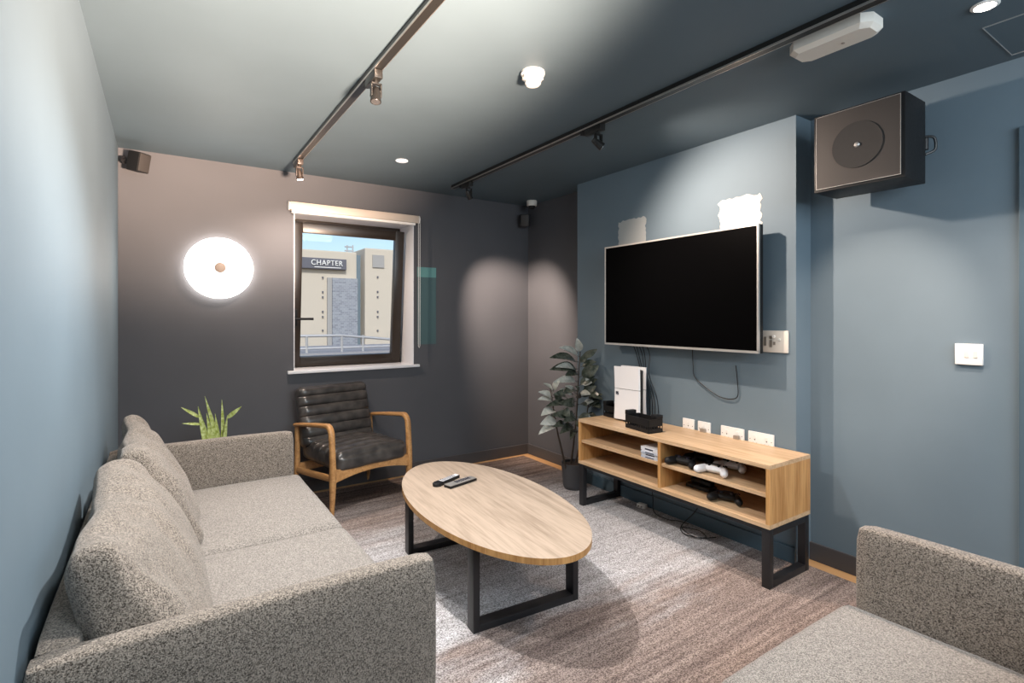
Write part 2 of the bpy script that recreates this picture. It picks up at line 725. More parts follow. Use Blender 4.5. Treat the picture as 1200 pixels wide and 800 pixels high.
def copy_tree(o, parent=None):
    c = o.copy()
    COL.objects.link(c)
    c.parent = parent
    for ch in list(o.children):
        copy_tree(ch, c)
    return c


def arc(c, r, a0, a1, n, x=0):
    return [(x, c[0] + r * cos(a0 + (a1 - a0) * i / n), c[1] + r * sin(a0 + (a1 - a0) * i / n)) for i in range(n + 1)]


def bez(pts, n=24):
    """smooth Catmull-Rom through points"""
    P = [Vector(p) for p in pts]
    P = [P[0] * 2 - P[1]] + P + [P[-1] * 2 - P[-2]]
    out = []
    seg = len(P) - 3
    m = max(2, n // seg)
    for s in range(seg):
        a, b, c, d = P[s:s + 4]
        for i in range(m):
            t = i / m
            out.append(.5 * ((2 * b) + (c - a) * t + (2 * a - 5 * b + 4 * c - d) * t * t + (3 * b - a - 3 * c + d) * t ** 3))
    out.append(P[-2])
    return out


# ------------------------------------------------------------------ the room
WX0, WX1, WZ0, WZ1, WDEP = .812, 1.768, .905, 2.115, .34   # window opening and reveal depth
struct('floor', MB().b2(XL - .1, XR + .1, YR - .1, D + .1, -.1, 0), FLOORW, 'warm oak floor showing as a strip around the rug')
struct('ceiling', MB().b2(XL - .1, XR + .1, YR - .1, D + WDEP, H, H + .1), TEALC, 'painted ceiling in dark teal blue')
struct('wall_left', MB().b2(XL - .1, XL, YR - .1, D + WDEP, 0, H), BLUE, 'slate blue wall behind the long sofa')
mb = MB()
mb.b2(XL, WX0, D, D + WDEP, 0, H).b2(WX1, XR + .1, D, D + WDEP, 0, H)
mb.b2(WX0, WX1, D, D + WDEP, 0, WZ0).b2(WX0, WX1, D, D + WDEP, WZ1, H)
struct('wall_back', mb, LITGREY, 'slate blue wall, its colour greyed for warm light, with the window and the round lamp')
struct('wall_right', MB().b2(XR, XR + .1, YR - .1, YB1 + .1, 0, H), BLUE, 'slate blue recessed wall with the light switch')
struct('wall_alcove', MB().b2(XR, XR + .1, YB1 + .1, D, 0, H), LITGREY, 'recessed slate blue wall behind the potted plant, its colour greyed for warm light')
struct('wall_chimney_breast', MB().b2(XB, XR, YB1, YB2, 0, H), BLUE, 'projecting slate blue wall the television hangs on')
struct('wall_rear', MB().b2(XL - .1, XR + .1, YR - .1, YR, 0, H), BLUE)
bh, bt = .096, .016


def skirt(name, x0, x1, y0, y1, mat):
    mb = MB()
    mb.b2(x0, x1, y0, y1, 0, bh, .004)
    return struct(name, mb, mat)


skirt('baseboard_back', XL, XR, D - bt, D, LITGREY_TRIM)
skirt('baseboard_alcove', XR - bt, XR, YB2, D - bt, LITGREY_TRIM)
skirt('baseboard_breast', XB - bt, XB, YB1, YB2, BLUE_TRIM)
skirt('baseboard_right', XR - bt, XR, .66, YB1, LITGREY_TRIM)
skirt('baseboard_left', XL, XL + bt, YR, D - bt, BLUE_TRIM)

# door in the right wall, only its frame edge reaches into view
dr = thing('door_1', 'slate blue door frame at the right-hand edge beyond the light switch', 'door', (XR, .2, 0))
dr['kind'] = 'structure'
mb = MB()
mb.b2(-.018, 0, .385, .435, 0, 2.11, .003).b2(-.018, 0, -.485, -.435, 0, 2.11, .003).b2(-.018, 0, -.435, .385, 2.06, 2.11, .003)
mb.build('door_frame', BLUE_TRIM, dr, 0)
mb = MB().b2(-.012, 0, -.43, .38, .005, 2.055, .002)
mb.build('door_leaf', BLUE_TRIM, dr, 0)
mb = MB().cyl((-.012, -.36, 1.0), (-.06, -.36, 1.0), .010).cyl((-.055, -.36, 1.0), (-.055, -.24, 1.0), .009)
mb.build('door_handle', SILVER, dr)

# access hatch outline in the ceiling
mb = MB()
hx0, hx1, hy0, hy1 = 2.537, 2.90, .15, .647
for a in ((hx0, hx0 + .005, hy0, hy1), (hx1 - .005, hx1, hy0, hy1), (hx0 + .005, hx1 - .005, hy0, hy0 + .002), (hx0 + .005, hx1 - .005, hy1 - .002, hy1)):
    mb.b2(*a, H - .003, H - .0002)
struct('trim_1', mb, SILVER)

# ---------------- window
win = thing('window_1', 'tilted-open dark framed window in the back wall', 'window', ((WX0 + WX1) / 2, D, WZ0))
win['kind'] = 'structure'
hw = (WX1 - WX0) / 2
hh_ = WZ1 - WZ0
mb = MB()
t_ = .006
mb.b2(-hw, -hw + t_, -.002, WDEP, 0, hh_).b2(hw - t_, hw, -.002, WDEP, 0, hh_)
mb.b2(-hw + t_, hw - t_, -.002, WDEP, hh_ - t_, hh_)
mb.build('window_reveal', WHITE_PAINT, win, 0)
mb = MB().b2(-hw - .045, hw + .045, -.028, WDEP - .03, -.004, .018, .004)
mb.build('window_sill', WHITE_PAINT, win)
# fixed outer frame
FD = WDEP - .05
mb = MB()
fw = .045
mb.b2(-hw + t_, -hw + fw, FD, FD + .06, .018, hh_ - t_).b2(hw - fw, hw - t_, FD, FD + .06, .018, hh_ - t_)
mb.b2(-hw + fw, hw - fw, FD, FD + .06, .018, .05).b2(-hw + fw, hw - fw, FD, FD + .06, hh_ - fw, hh_ - t_)
mb.build('window_frame', BRONZE, win, 0)
# tilted sash: hinged at the bottom, top leaning into the room
SW = hw - .022
SH = hh_ - .075
tilt = radians(5.5)
sash = bpy.data.objects.new('sash', None)
M = Matrix.Translation((-.006, FD - .022, .026)) @ Matrix.Rotation(tilt, 4, 'X')
mb = MB()
bw = .078
mb.box((-SW + bw / 2, 0, SH / 2), (bw, .055, SH), .005, M).box((SW - bw / 2, 0, SH / 2), (bw, .055, SH), .005, M)
mb.box((0, 0, bw / 2), (2 * SW - 2 * bw + .002, .055, bw), .005, M).box((0, 0, SH - bw / 2), (2 * SW - 2 * bw + .002, .055, bw), .005, M)
sash = mb.build('sash', BRONZE, win, 30)
MB().box((0, .006, SH / 2), (2 * SW - 2 * bw + .01, .006, SH - 2 * bw + .01), 0, M).build('pane', GLASS, sash, 0)
mb = MB().box((-SW + .035, -.033, .39), (.03, .012, .13), .004, M)
mb.cyl(M @ Vector((-SW + .035, -.035, .385)), M @ Vector((-SW + .035, -.065, .385)), .009)
mb.cyl(M @ Vector((-SW + .03, -.06, .385)), M @ Vector((-SW + .165, -.06, .385)), .0095)
mb.build('window_handle', BLACK, sash)

# roller blind
bl = thing('roller_blind', 'rolled-up cream roller blind above the window', 'blind', (.0, D, 2.1))
MB().b2(.775, 1.795, -.06, -.001, .012, .075, .012).build('cassette', BLIND, bl)
mb = MB().cyl((.79, -.035, .005), (1.765, -.035, .005), .013)
mb.build('bottom_bar', WHITE, bl)
mb = MB().cyl((.768, -.033, .044), (.776, -.033, .044), .033).cyl((1.793, -.033, .044), (1.801, -.033, .044), .033)
build_split(mb, 'end_cap', WHITE, bl)
mb = MB()
ch = []
for dx in (0, .014):
    mb.tube([(1.790 + dx, -.05, .04), (1.790 + dx, -.05, -.5), (1.790 + dx, -.048, -1.02)], .0022, 6)
mb.tube([(1.790, -.048, -1.02), (1.797, -.048, -1.035), (1.804, -.048, -1.02)], .0022, 6)
mb.build('pull_chain', WHITE, bl)

# ---------------- outside (seen through the window)
Yb = 22.0
g = struct('ground', MB().b2(-20, 40, D + WDEP + .2, 60, -8.1, -8), ROOFG)
bd = thing('building', 'beige rendered block with a grey sign, outside the window', 'building', (0, Yb, -8))


def ob(u0, u1, v0, v1):
    pass


# facade coordinates (metres, local x, local z)
FX = lambda u: fx_at(u)


def fx_at(u, Y=Yb):
    a = (u - 600) / 612.95
    sy, cy = sin(.5887), cos(.5887)
    return Y * (sy + a * cy) / (cy - a * sy)


def fz_at(u, v, Y=Yb):
    a = (u - 600) / 612.95
    s = Y / (cos(.5887) - a * sin(.5887))
    return 1.3245 + (371.2 - v) / 612.95 * s + 8


z_roof = fz_at(400, 294)
mb = MB()
xa, xm, xr_ = fx_at(330), fx_at(418), fx_at(500)
ztop1, ztop2 = fz_at(400, 294.5), fz_at(440, 292)
mb.b2(xa - 30, xm, 0, 8, 0, ztop1, .05).b2(fx_at(425.5), xr_ + 3, -.25, 8, 0, ztop2, .05)
mb.build('facade', RENDERW, bd, 0)
mb = MB().b2(xm - .05, fx_at(425.5) + .05, .35, 7, 0, fz_at(422, 298))
mb.build('glazed_strip', BLUEGL, bd, 0)
mb = MB().b2(fx_at(388.5), fx_at(418), -.14, .0, 0, fz_at(400, 326))
mb.build('cladding_panel', CLAD, bd, 0)
mb = MB().b2(fx_at(383), fx_at(388.3), -.1, .0, 0, fz_at(400, 326))
mb.build('corner_strip', RENDERG, bd, 0)
sg = MB().b2(fx_at(348), fx_at(404.5), -.2, -.02, fz_at(380, 315.5), fz_at(380, 303), .02).build('sign', SIGNM, bd, 0)
cu = bpy.data.curves.new('lettering', 'FONT')
cu.body = 'CHAPTER'
cu.size = 1.0
cu.extrude = .02
cu.align_x = 'CENTER'
cu.align_y = 'CENTER'
cu.space_character = 1.12
to = bpy.data.objects.new('tmp', cu)
me = bpy.data.meshes.new_from_object(to)
bpy.data.objects.remove(to)
xs = [v.co.x for v in me.vertices]
ys = [v.co.y for v in me.vertices]
sw = (fx_at(400) - fx_at(363.5)) / (max(xs) - min(xs))
shh = (fz_at(382, 305.6) - fz_at(382, 311.6)) / (max(ys) - min(ys))
cx_ = (max(xs) + min(xs)) / 2
cy_ = (max(ys) + min(ys)) / 2
for v in me.vertices:
    v.co = Vector(((v.co.x - cx_) * sw, -.23 - v.co.z, (v.co.y - cy_) * shh))
me.materials.append(SIGNT)
lo = bpy.data.objects.new('lettering', me)
COL.objects.link(lo)
lo.parent = sg
lo.location = (fx_at(381.8), 0, fz_at(382, 308.4))
mb = MB().b2(fx_at(367), fx_at(398), -.22, -.19, fz_at(380, 314.0), fz_at(380, 313.2))
mb.build('underline', SIGNT, sg, 0)
MB().b2(fx_at(434), fx_at(447.5), -.3, -.2, fz_at(440, 314), fz_at(440, 299.5)).build('vent_panel', RENDERG, bd, 0)
for u in (378, 440):
    for v in (325, 342, 348, 365, 371, 387):
        yy = -.3 if u > 430 else -.06
        MB().b2(fx_at(u - .8), fx_at(u + .8), yy, yy + .1, fz_at(u, v + 1), fz_at(u, v - 1)).build('small_window', SIGNM, bd, 0)
# roof plant and mast
mb = MB()
for u in (423, 430):
    mb.cyl((fx_at(u), 2, ztop1 - .3), (fx_at(u), 2, fz_at(u, 281)), .03, n=6)
for v in (283, 288):
    mb.cyl((fx_at(420), 2, fz_at(425, v)), (fx_at(431), 2, fz_at(425, v)), .03, n=6)
mb.build('roof_mast', RAILM, bd)
mb = MB().b2(fx_at(400), fx_at(403.5), 1.5, 2.2, ztop1 - .1, fz_at(400, 290.5)).b2(fx_at(404.5), fx_at(407.5), 1.5, 2.2, ztop1 - .1, fz_at(400, 291.5))
build_split(mb, 'roof_vent', RAILM, bd, 0)
# low roof with railing in front of the block
YL = 12.0
fxl = lambda u: fx_at(u, YL)
fzl = lambda u, v: fz_at(u, v, YL) - 8
lr = thing('roof_terrace', 'low grey roof with metal guard rail below the block, outside the window', 'roof', (0, YL, 0))
zr = fzl(400, 413)
MB().b2(fxl(300) - 16, fxl(560) + 4, 0, 3.2, -8, zr).build('roof_deck', ROOFG, lr, 0)
mb = MB()
zt, zm_ = fzl(400, 393.5), fzl(400, 408)
mb.cyl((fxl(330) - 12, .3, zt + .05), (fxl(405), .3, zt), .03, n=8).cyl((fxl(405), .3, zt), (fxl(500), .3, zt - .2), .03, n=8)
mb.cyl((fxl(330) - 12, .3, zm_), (fxl(500), .3, zm_), .025, n=8)
for xp in [fxl(u) for u in (363, 405, 430, 468)] + [fxl(363) - 1.8 * k for k in range(1, 7)]:
    mb.cyl((xp, .3, zr), (xp, .3, zt), .03, n=8)
mb.build('guard_rail', RAILM, lr)

# ---------------- filler patches on the walls, and a teal glow coloured in as patches
def blob_patch(x, y0, y1, z0, z1, seed, rag=.012):
    random.seed(seed)
    pts = []
    n = 12
    for i in range(n):
        pts.append((y0 + (y1 - y0) * i / n, z0 + random.uniform(-rag, rag)))
    for i in range(n):
        pts.append((y1 + random.uniform(-rag, rag), z0 + (z1 - z0) * i / n))
    for i in range(n):
        pts.append((y1 - (y1 - y0) * i / n, z1 + random.uniform(-rag, rag)))
    for i in range(n):
        pts.append((y0 + random.uniform(-rag, rag), z1 - (z1 - z0) * i / n))
    return pts


Mx = Matrix(((0, 0, 1, 0), (1, 0, 0, 0), (0, 1, 0, 0), (0, 0, 0, 1)))   # (y,z,x)->(x,y,z)
mb = MB().prism(blob_patch(0, -.13, .13, -.09, .10, 3, .008), -.002, 0, Mx)
struct('trim_2', mb, PLASTER2)
bpy.data.objects['trim_2'].location = (XB, 2.65, 1.925)
mb = MB().prism(blob_patch(0, -.13, .14, -.11, .095, 8, .011), -.002, 0, Mx)
struct('trim_3', mb, PLASTER)
bpy.data.objects['trim_3'].location = (XB, 1.80, 1.93)
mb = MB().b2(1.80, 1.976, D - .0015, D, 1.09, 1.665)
struct('glow_patch_4', mb, TEAL_GLOW)
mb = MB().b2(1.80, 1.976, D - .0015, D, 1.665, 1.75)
struct('glow_patch_5', mb, TEAL_GLOW2)

# ------------------------------------------------------------------ rug
rug = MB().b2(XL + .03, 2.845, -1.3, D - .085, .0, .011, .004).build('rug', RUG)
tag(rug, 'large woven rug in streaky grey and brown covering most of the floor', 'rug')


# ------------------------------------------------------------------ sofas
def make_sofa(name, label, length, depth, seats, loc, rz, arm_t=.075, cush_fn=None, seatmat=None):
    """local: x across depth (0 = back face, +x front), y along the length from 0"""
    t = thing(name, label, 'sofa', loc, rz)
    AH = .635
    # base
    MB().cushion((depth / 2, length / 2, .21), (depth - .03, length - .04, .19), .02, n=10).build('base', TWEED, t)
    # back panel
    MB().cushion((.045, length / 2, .12 + (AH - .12) / 2), (.09, length - 2 * arm_t + .02, AH - .12), .025, n=24, nz=.003).build('back_panel', TWEED, t)
    for y in (arm_t / 2, length - arm_t / 2):
        MB().cushion((depth / 2, y, .10 + (AH - .10) / 2), (depth, arm_t, AH - .10), .022, n=24, bulge=(.004, .006, .006), nz=.003, nfreq=3, seed=int(y * 3)).build('armrest', TWEED, t)
    for x in (.07, depth - .07):
        for y in (.10, length - .10):
            MB().cyl((x, y, 0), (x, y, .125), .014, .024, 16).build('leg', BLACKM, t)
    ys = [arm_t + .004 + i * (length - 2 * arm_t - .008) / seats for i in range(seats + 1)]
    for i in range(seats):
        w = ys[i + 1] - ys[i] - .008
        MB().cushion(((.16 + depth + .03) / 2, (ys[i] + ys[i + 1]) / 2, .33), (depth + .03 - .16, w, .125), .034, n=36, bulge=(.006, .0, .020), nz=.0035, nfreq=3, seed=i + 2).build('seat_cushion', seatmat or TWEED_S, t)
    for i in range(seats):
        w = ys[i + 1] - ys[i] - .02
        cush_fn(i, (ys[i] + ys[i + 1]) / 2, w, t)
    return t


def back_cushion(i, yc, w, t):
    # leaning slab: pinched soft top, fat bottom
    lean = radians(-23 if i == 0 else -19)

    def fn(p, q):
        q = q.copy()
        k = (p.z + 1) / 2
        q.x *= 1 - (.30 if i == 0 else .42) * k ** 1.6
        # ears at the top corners, sagging in between
        q.z += (.028 if i == 0 else .045) * k * (abs(p.y) ** 3) - .014 * k * cos(p.y * pi / 2)
        q.z -= .03 * max(0, p.x) * k
        # drag wrinkles
        q.x += .013 * sin(q.y * 22 + q.z * 14 + 4 * noise.noise(q * 5)) * k * (1 - k * .4) * (1 if p.x > 0 else .3)
        return q
    M = Matrix.Translation((.270 if i == 0 else .268, yc, .372)) @ Matrix.Rotation(radians(0 if i == 0 else 2.2), 4, 'Z') @ Matrix.Rotation(lean, 4, 'Y')
    MB().cushion((.0, 0, .225), (.185, w, .455), .06, M, n=44, nx=14, nzz=28, bulge=(.028, .01, .010), nz=.017, nfreq=5, seed=i * 3 + 1, fn=fn).build('back_cushion', TWEED, t, 60)


S1L = 3.30 - 1.344 + .055
make_sofa('sofa', 'long grey boucle sofa against the left wall', S1L, .872, 2, (XL + .008, 1.344, .0114), 0, cush_fn=back_cushion)
# second sofa faces the window; its right arm and seat fill the bottom right corner
s2 = make_sofa('sofa', 'grey boucle sofa in the bottom right corner, only its armrest and seat in view', 1.55, .872, 2, (1.94, -.08, .0114), pi / 2, cush_fn=back_cushion)

# ------------------------------------------------------------------ coffee table
ct = thing('coffee_table', 'oval oak coffee table with black metal legs on the rug', 'table', (1.368, 2.304, .011), radians(-3.9))
A_, B_ = .359, .75
poly = [(A_ * cos(2 * pi * i / 96), B_ * sin(2 * pi * i / 96)) for i in range(96)]
top = MB().prism(poly, .363, .389, None, .003).build('tabletop', OAKT, ct)
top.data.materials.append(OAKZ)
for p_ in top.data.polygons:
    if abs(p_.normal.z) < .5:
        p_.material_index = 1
for y in (-.405, .42):
    mb = MB()
    w = .27
    mb.b2(-w, -w + .03, y - .03, y + .03, 0, .362, .002).b2(w - .03, w, y - .03, y + .03, 0, .362, .002)
    mb.b2(-w + .03, w - .03, y - .03, y + .03, 0, .03, .002).b2(-w + .03, w - .03, y - .03, y + .03, .332, .362, .002)
    mb.build('leg_frame', BLACKM, ct, 30)


def remote(label, loc, rz, topm, L_=.18, w=.044, round_end=False, tapered=False):
    t = thing('remote_control', label, 'remote control', loc, rz, 'remote controls on the coffee table')
    if round_end:
        poly = []
        for i in range(17):
            a = pi / 2 + pi * i / 16
            poly.append((-L_ / 2 + .022 + .026 * cos(a), .024 * sin(a)))
        poly += [(L_ / 2, -.017), (L_ / 2, .017)]
        MB().prism(poly, 0, .018, None, .004).build('body', BLACK, t)
        fpl = MB().prism([(-.045, -.016), (L_ / 2 - .004, -.014), (L_ / 2 - .004, .014), (-.045, .016)], .0175, .0195).build('face_plate', topm, t, 0)
    else:
        MB().b2(-L_ / 2, L_ / 2, -w / 2, w / 2, 0, .014, .004).build('body', BLACK, t)
        fpl = MB().b2(-L_ / 2 + .002, L_ / 2 - .002, -w / 2 + .002, w / 2 - .002, .0135, .018, .002).build('face_plate', topm, t)
    mb = MB()
    for i in range(7):
        for j in (-1, 0, 1):
            mb.box((-.035 + i * .016, j * .010, .0195), (.008, .005, .003))
    mb.build('buttons', DARKINK, fpl, 0)
    return t


remote('remote control on the coffee table with a rounded black end, further from the viewer', (1.320, 2.640, .4005), radians(24), PAPER, .20, round_end=True)
remote('slim rectangular remote control with pale top, nearer to the viewer on the coffee table', (1.372, 2.567, .4005), radians(15), SILVER, .20, .055)

# ------------------------------------------------------------------ armchair
ac = thing('armchair', 'black ribbed leather armchair with honey wood frame under the window', 'armchair', (1.145, 3.79, .0150), radians(12.2))
for sx in (-1, 1):
    x = sx * .295
    # one bent piece: arm rail running into the front leg
    top = [(x, .27, .535), (x, .15, .552), (x, 0, .571), (x, -.14, .586), (x, -.20, .592)]
    bend = [(x, -.20 - .06 * sin(a), .592 - .06 * (1 - cos(a))) for a in [pi / 2 * k / 6 for k in range(1, 7)]]
    leg = [(x, -.268, .45), (x, -.275, .35), (x, -.275, .25), (x, -.27, .12), (x, -.262, 0)]
    pts = top + bend + leg
    ws = [.05, .05, .048, .045, .042] + [.038] * 6 + [.034, .036, .038, .032, .024]
    hs = [.024, .026, .028, .030, .032] + [.036] * 6 + [.040, .046, .050, .038, .024]
    MB().sweep_yz(pts, ws, hs).build('armrest', BEECH, ac, 50)
    pts = [(x, .262, .545), (x, .255, .42), (x, .255, .30), (x, .275, .15), (x, .30, 0)]
    MB().sweep_yz(pts, [.03, .032, .036, .03, .022], [.03, .036, .044, .036, .024]).build('rear_leg', BEECH, ac, 50)
    MB().sweep_yz([(x, -.27, .26), (x, 0, .235), (x, .26, .215)], [.022] * 3, [.045] * 3).build('side_rail', BEECH, ac, 50)
mb = MB()
# arched front rail
rp = []
for i in range(21):
    u = -1 + i / 10
    rp.append((u * .283, .232 + .038 * (1 - u * u)))
rp2 = [(.283, .315), (-.283, .315)]
Mf = Matrix(((1, 0, 0, 0), (0, 0, 1, 0), (0, 1, 0, 0), (0, 0, 0, 1)))
mb.prism(rp + rp2, -.285, -.262, Mf)
mb.build('front_rail', BEECH, ac, 30)
MB().b2(-.283, .283, .245, .268, .20, .26, .004).build('back_rail', BEECH, ac, 30)


def ribs(nr, axis_ext, depth):
    def fn(p, q):
        q = q.copy()
        u = (p.y + 1) / 2 * nr
        gr = abs(sin(pi * u)) ** .45
        k = max(0, min(1, (p.z + .2) / 1.0))
        q.z -= depth * (1 - gr) * k
        return q
    return fn


def rib_seat(p, q):
    q = ribs(6, 0, .016)(p, q)
    return q


MB().cushion((0, -.02, .355), (.53, .55, .13), .04, None, n=24, ny=84, nzz=10, bulge=(.004, .01, .025), fn=rib_seat, nz=.004, nfreq=6).build('seat_cushion', LEATHER, ac, 60)
Mb = Matrix.Translation((0, .185, .38)) @ Matrix.Rotation(radians(74), 4, 'X')


def rib_back(p, q):
    return ribs(6, 0, .016)(p, q)


MB().cushion((-.012, .212, .0), (.545, .440, .12), .04, Mb, n=24, ny=84, nzz=10, bulge=(.004, .0, .012), fn=rib_back, nz=.004, nfreq=6, seed=4).build('back_cushion', LEATHER, ac, 60)

# ------------------------------------------------------------------ media console
CX0, CX1, CY0, CY1, CZ0, CZ1 = 2.423, 2.799, 1.400, 2.792, .290, .600
mc = thing('media_console', 'low open oak media console on black metal legs under the television', 'tv stand', ((CX0 + CX1) / 2, (CY0 + CY1) / 2, .011))
dx = (CX1 - CX0) / 2
dy = (CY1 - CY0) / 2
b = .021
MB().b2(-dx, dx, -dy, dy, CZ1 - b, CZ1, .001).build('top_panel', OAK, mc, 0)
MB().b2(-dx, dx, -dy, dy, CZ0, CZ0 + b, .001).build('bottom_panel', OAK, mc, 0)
for s in (-1, 1):
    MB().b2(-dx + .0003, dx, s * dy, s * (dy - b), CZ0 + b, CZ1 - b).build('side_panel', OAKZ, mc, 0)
yd = 2.075 - (CY0 + CY1) / 2
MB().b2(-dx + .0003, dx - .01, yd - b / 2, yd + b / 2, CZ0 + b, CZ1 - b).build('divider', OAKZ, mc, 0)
zs = .437
MB().b2(-dx + .012, dx - .01, yd + b / 2, dy - b, zs, zs + .018).build('shelf', OAK, mc, 0)
MB().b2(-dx + .012, dx - .01, -dy + b, yd - b / 2, zs, zs + .018).build('shelf', OAK, mc, 0)
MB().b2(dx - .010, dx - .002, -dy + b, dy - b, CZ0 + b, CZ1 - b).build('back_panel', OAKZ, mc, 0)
for s in (-1, 1):
    mb = MB()
    yy = s * (dy - .025)
    q = .02
    mb.b2(-dx + .004, -dx + .04, yy - q, yy + q, 0, CZ0 - .001, .002).b2(dx - .04, dx - .004, yy - q, yy + q, 0, CZ0 - .001, .002)
    mb.b2(-dx + .04, dx - .04, yy - q, yy + q, 0, .035, .002).b2(-dx + .04, dx - .04, yy - q, yy + q, CZ0 - .036, CZ0 - .001, .002)
    mb.build('leg_frame', BLACKM, mc, 30)
mb = MB().b2(-dx + .01, -dx + .035, -dy + .045, dy - .045, CZ0 - .022, CZ0 - .001).b2(dx - .035, dx - .01, -dy + .045, dy - .045, CZ0 - .022, CZ0 - .001)
mb.build('support_rail', BLACKM, mc, 0)
TOPZ = CZ1 + .011 + .0006
SHZ = zs + .018 + .011 + .0006
BOTZ = CZ0 + b + .011 + .0006

# ------------------------------------------------------------------ television
tvx = 2.686
tv = thing('television', 'large flat television with thin silver edge mounted on the chimney breast', 'television', (tvx, 2.208, 1.478))
ty, tz = .592, .352
MB().b2(.004, .045, -ty, ty, -tz, tz, .003).build('case', BLACK, tv, 30)
mb = MB()
f = .009
mb.b2(-.002, .012, -ty - .001, ty + .001, tz - f, tz + .001).b2(-.002, .012, -ty - .001, ty + .001, -tz - .001, -tz + f * 1.4)
mb.b2(-.002, .012, -ty - .001, -ty + f, -tz + f, tz - f).b2(-.002, .012, ty - f, ty + .001, -tz + f, tz - f)
mb.build('bezel', SILVER, tv, 0)
MB().b2(0, .006, -ty + f, ty - f, -tz + f * 1.4, tz - f).build('screen', SCREEN, tv, 0)
mb = MB().b2(.045, .075, -.2, .2, -.2, .2, .005).b2(.075, XB - tvx - .001, -.15, .15, -.12, .12, .003)
mb.build('wall_bracket', BLACKM, tv, 30)

ap = thing('socket_plate', 'cream connection plate on the wall at the lower right corner of the television', 'socket', (XB, 1.588, 1.189))
fp = MB().b2(-.010, -.0005, -.073, .080, -.060, .060, .003).build('plate', CREAM, ap, 30)
mb = MB()
for y, z, sy, sz in ((.055, 0, .014, .05), (.022, .022, .016, .018), (.022, -.012, .016, .04), (.003, -.010, .014, .018)):
    mb.b2(-.0115, -.0095, y - sy / 2, y + sy / 2, z - sz / 2, z + sz / 2)
build_split(mb, 'socket_opening', BRASS, fp, 0)
mb = MB().cyl((-.009, .004, .028), (-.018, .004, .028), .008).cyl((-.009, -.026, .012), (-.016, -.026, .012), .006)
build_split(mb, 'knob', WHITE, fp)


def socket(y0, y1, label, gang, plug=None):
    w = y1 - y0
    t = thing('wall_socket', label, 'socket', (XB, (y0 + y1) / 2, .630), 0, 'wall sockets above the console')
    fp = MB().b2(-.011, -.0005, -w / 2, w / 2, -.043, .043, .003).build('face_plate', WHITE, t, 30)
    mb = MB()
    for k in range(gang):
        yy = (k - (gang - 1) / 2) * .07
        mb.b2(-.0135, -.0105, yy - .008, yy + .008, .006, .024, .001)
    build_split(mb, 'rocker', WHITE, fp, 0)
    mb = MB()
    for k in range(gang):
        yy = (k - (gang - 1) / 2) * .07
        mb.b2(-.0115, -.0108, yy - .003, yy + .003, -.004, .002)
        mb.b2(-.0115, -.0108, yy - .014, yy - .008, -.022, -.018).b2(-.0115, -.0108, yy + .008, yy + .014, -.022, -.018)
    mb.cyl((-.0108, -w / 2 + .012, 0), (-.0118, -w / 2 + .012, 0), .0025, n=10)
    mb.cyl((-.0108, w / 2 - .012, 0), (-.0118, w / 2 - .012, 0), .0025, n=10)
    build_split(mb, 'pin_hole', DARKINK, fp, 0)
    if plug is not None:
        MB().b2(-.03, -.0112, plug - .018, plug + .018, -.03, .004, .006).build('plug', BRASS, t)
    return t


socket(2.112, 2.200, 'single white wall plate nearest the games console', 1)
socket(1.995, 2.085, 'single white wall plate with a small plug in it, second from the games console', 1, 0.0)
socket(1.772, 1.922, 'double white wall socket with a plug in its right half', 2, -.035)
socket(1.594, 1.745, 'double white wall socket nearest the right end of the console', 2)

ls = thing('light_switch', 'white wide light switch on the slate blue wall at the right', 'switch', (XR, .797, 1.16))
fp = MB().b2(-.016, -.0005, -.048, .048, -.046, .046, .003).build('face_plate', WHITE, ls, 30)
mb = MB().b2(-.019, -.0155, .000, .014, -.014, .014, .001).b2(-.019, -.0155, -.030, -.016, -.014, .014, .001)
build_split(mb, 'rocker', CREAM, fp, 0)

# ------------------------------------------------------------------ things on the console
gc = thing('game_console', 'upright white game console with black core on top of the media console', 'game console', (2.660, 2.530, TOPZ), radians(5))


def ps_panel(x0, x1, z0, z1):
    # gently flared side panel, profile in (x) bulges towards its top
    mb = MB()
    rings = []
    n = 10
    for i in range(n + 1):
        z = z0 + (z1 - z0) * i / n
        fl = .008 * ((z - .19) / .19) ** 2
        sgn = -1 if x0 < 0 else 1
        xo = (x0 if sgn < 0 else x1) + sgn * fl
        xi = (x1 if sgn < 0 else x0) + sgn * fl * .5
        ring = [(xo, -.104, z), (xi, -.110, z), (xi, .105, z), (xo, .100, z)]
        rings.append(ring)
    mb.ring_loft(rings)
    return mb


ps_panel(-.040, -.029, .012, .218).build('side_panel', WHITEC, gc, 30)
ps_panel(-.040, -.029, .222, .372).build('side_panel', WHITEC, gc, 30)
ps_panel(.029, .040, .012, .218).build('side_panel', WHITEC, gc, 30)
ps_panel(.029, .040, .222, .372).build('side_panel', WHITEC, gc, 30)
MB().b2(-.028, .028, -.092, .098, .004, .355, .01).build('core', BLACK, gc)
MB().cyl((0, 0, 0), (0, 0, .012), .045).build('stand', BLACK, gc)
# small mark on the side panel
cu = bpy.data.curves.new('mark', 'FONT')
cu.body = 'PS'
cu.size = .030
cu.extrude = .0006
cu.offset = .001
cu.space_character = .72
to = bpy.data.objects.new('tmp', cu)
me = bpy.data.meshes.new_from_object(to)
bpy.data.objects.remove(to)
for v in me.vertices:
    v.co = Vector((-.0425 - v.co.z, .088 - v.co.x, .178 + v.co.y))
me.materials.append(DARKINK)
mo = bpy.data.objects.new('mark', me)
COL.objects.link(mo)
mo.parent = gc


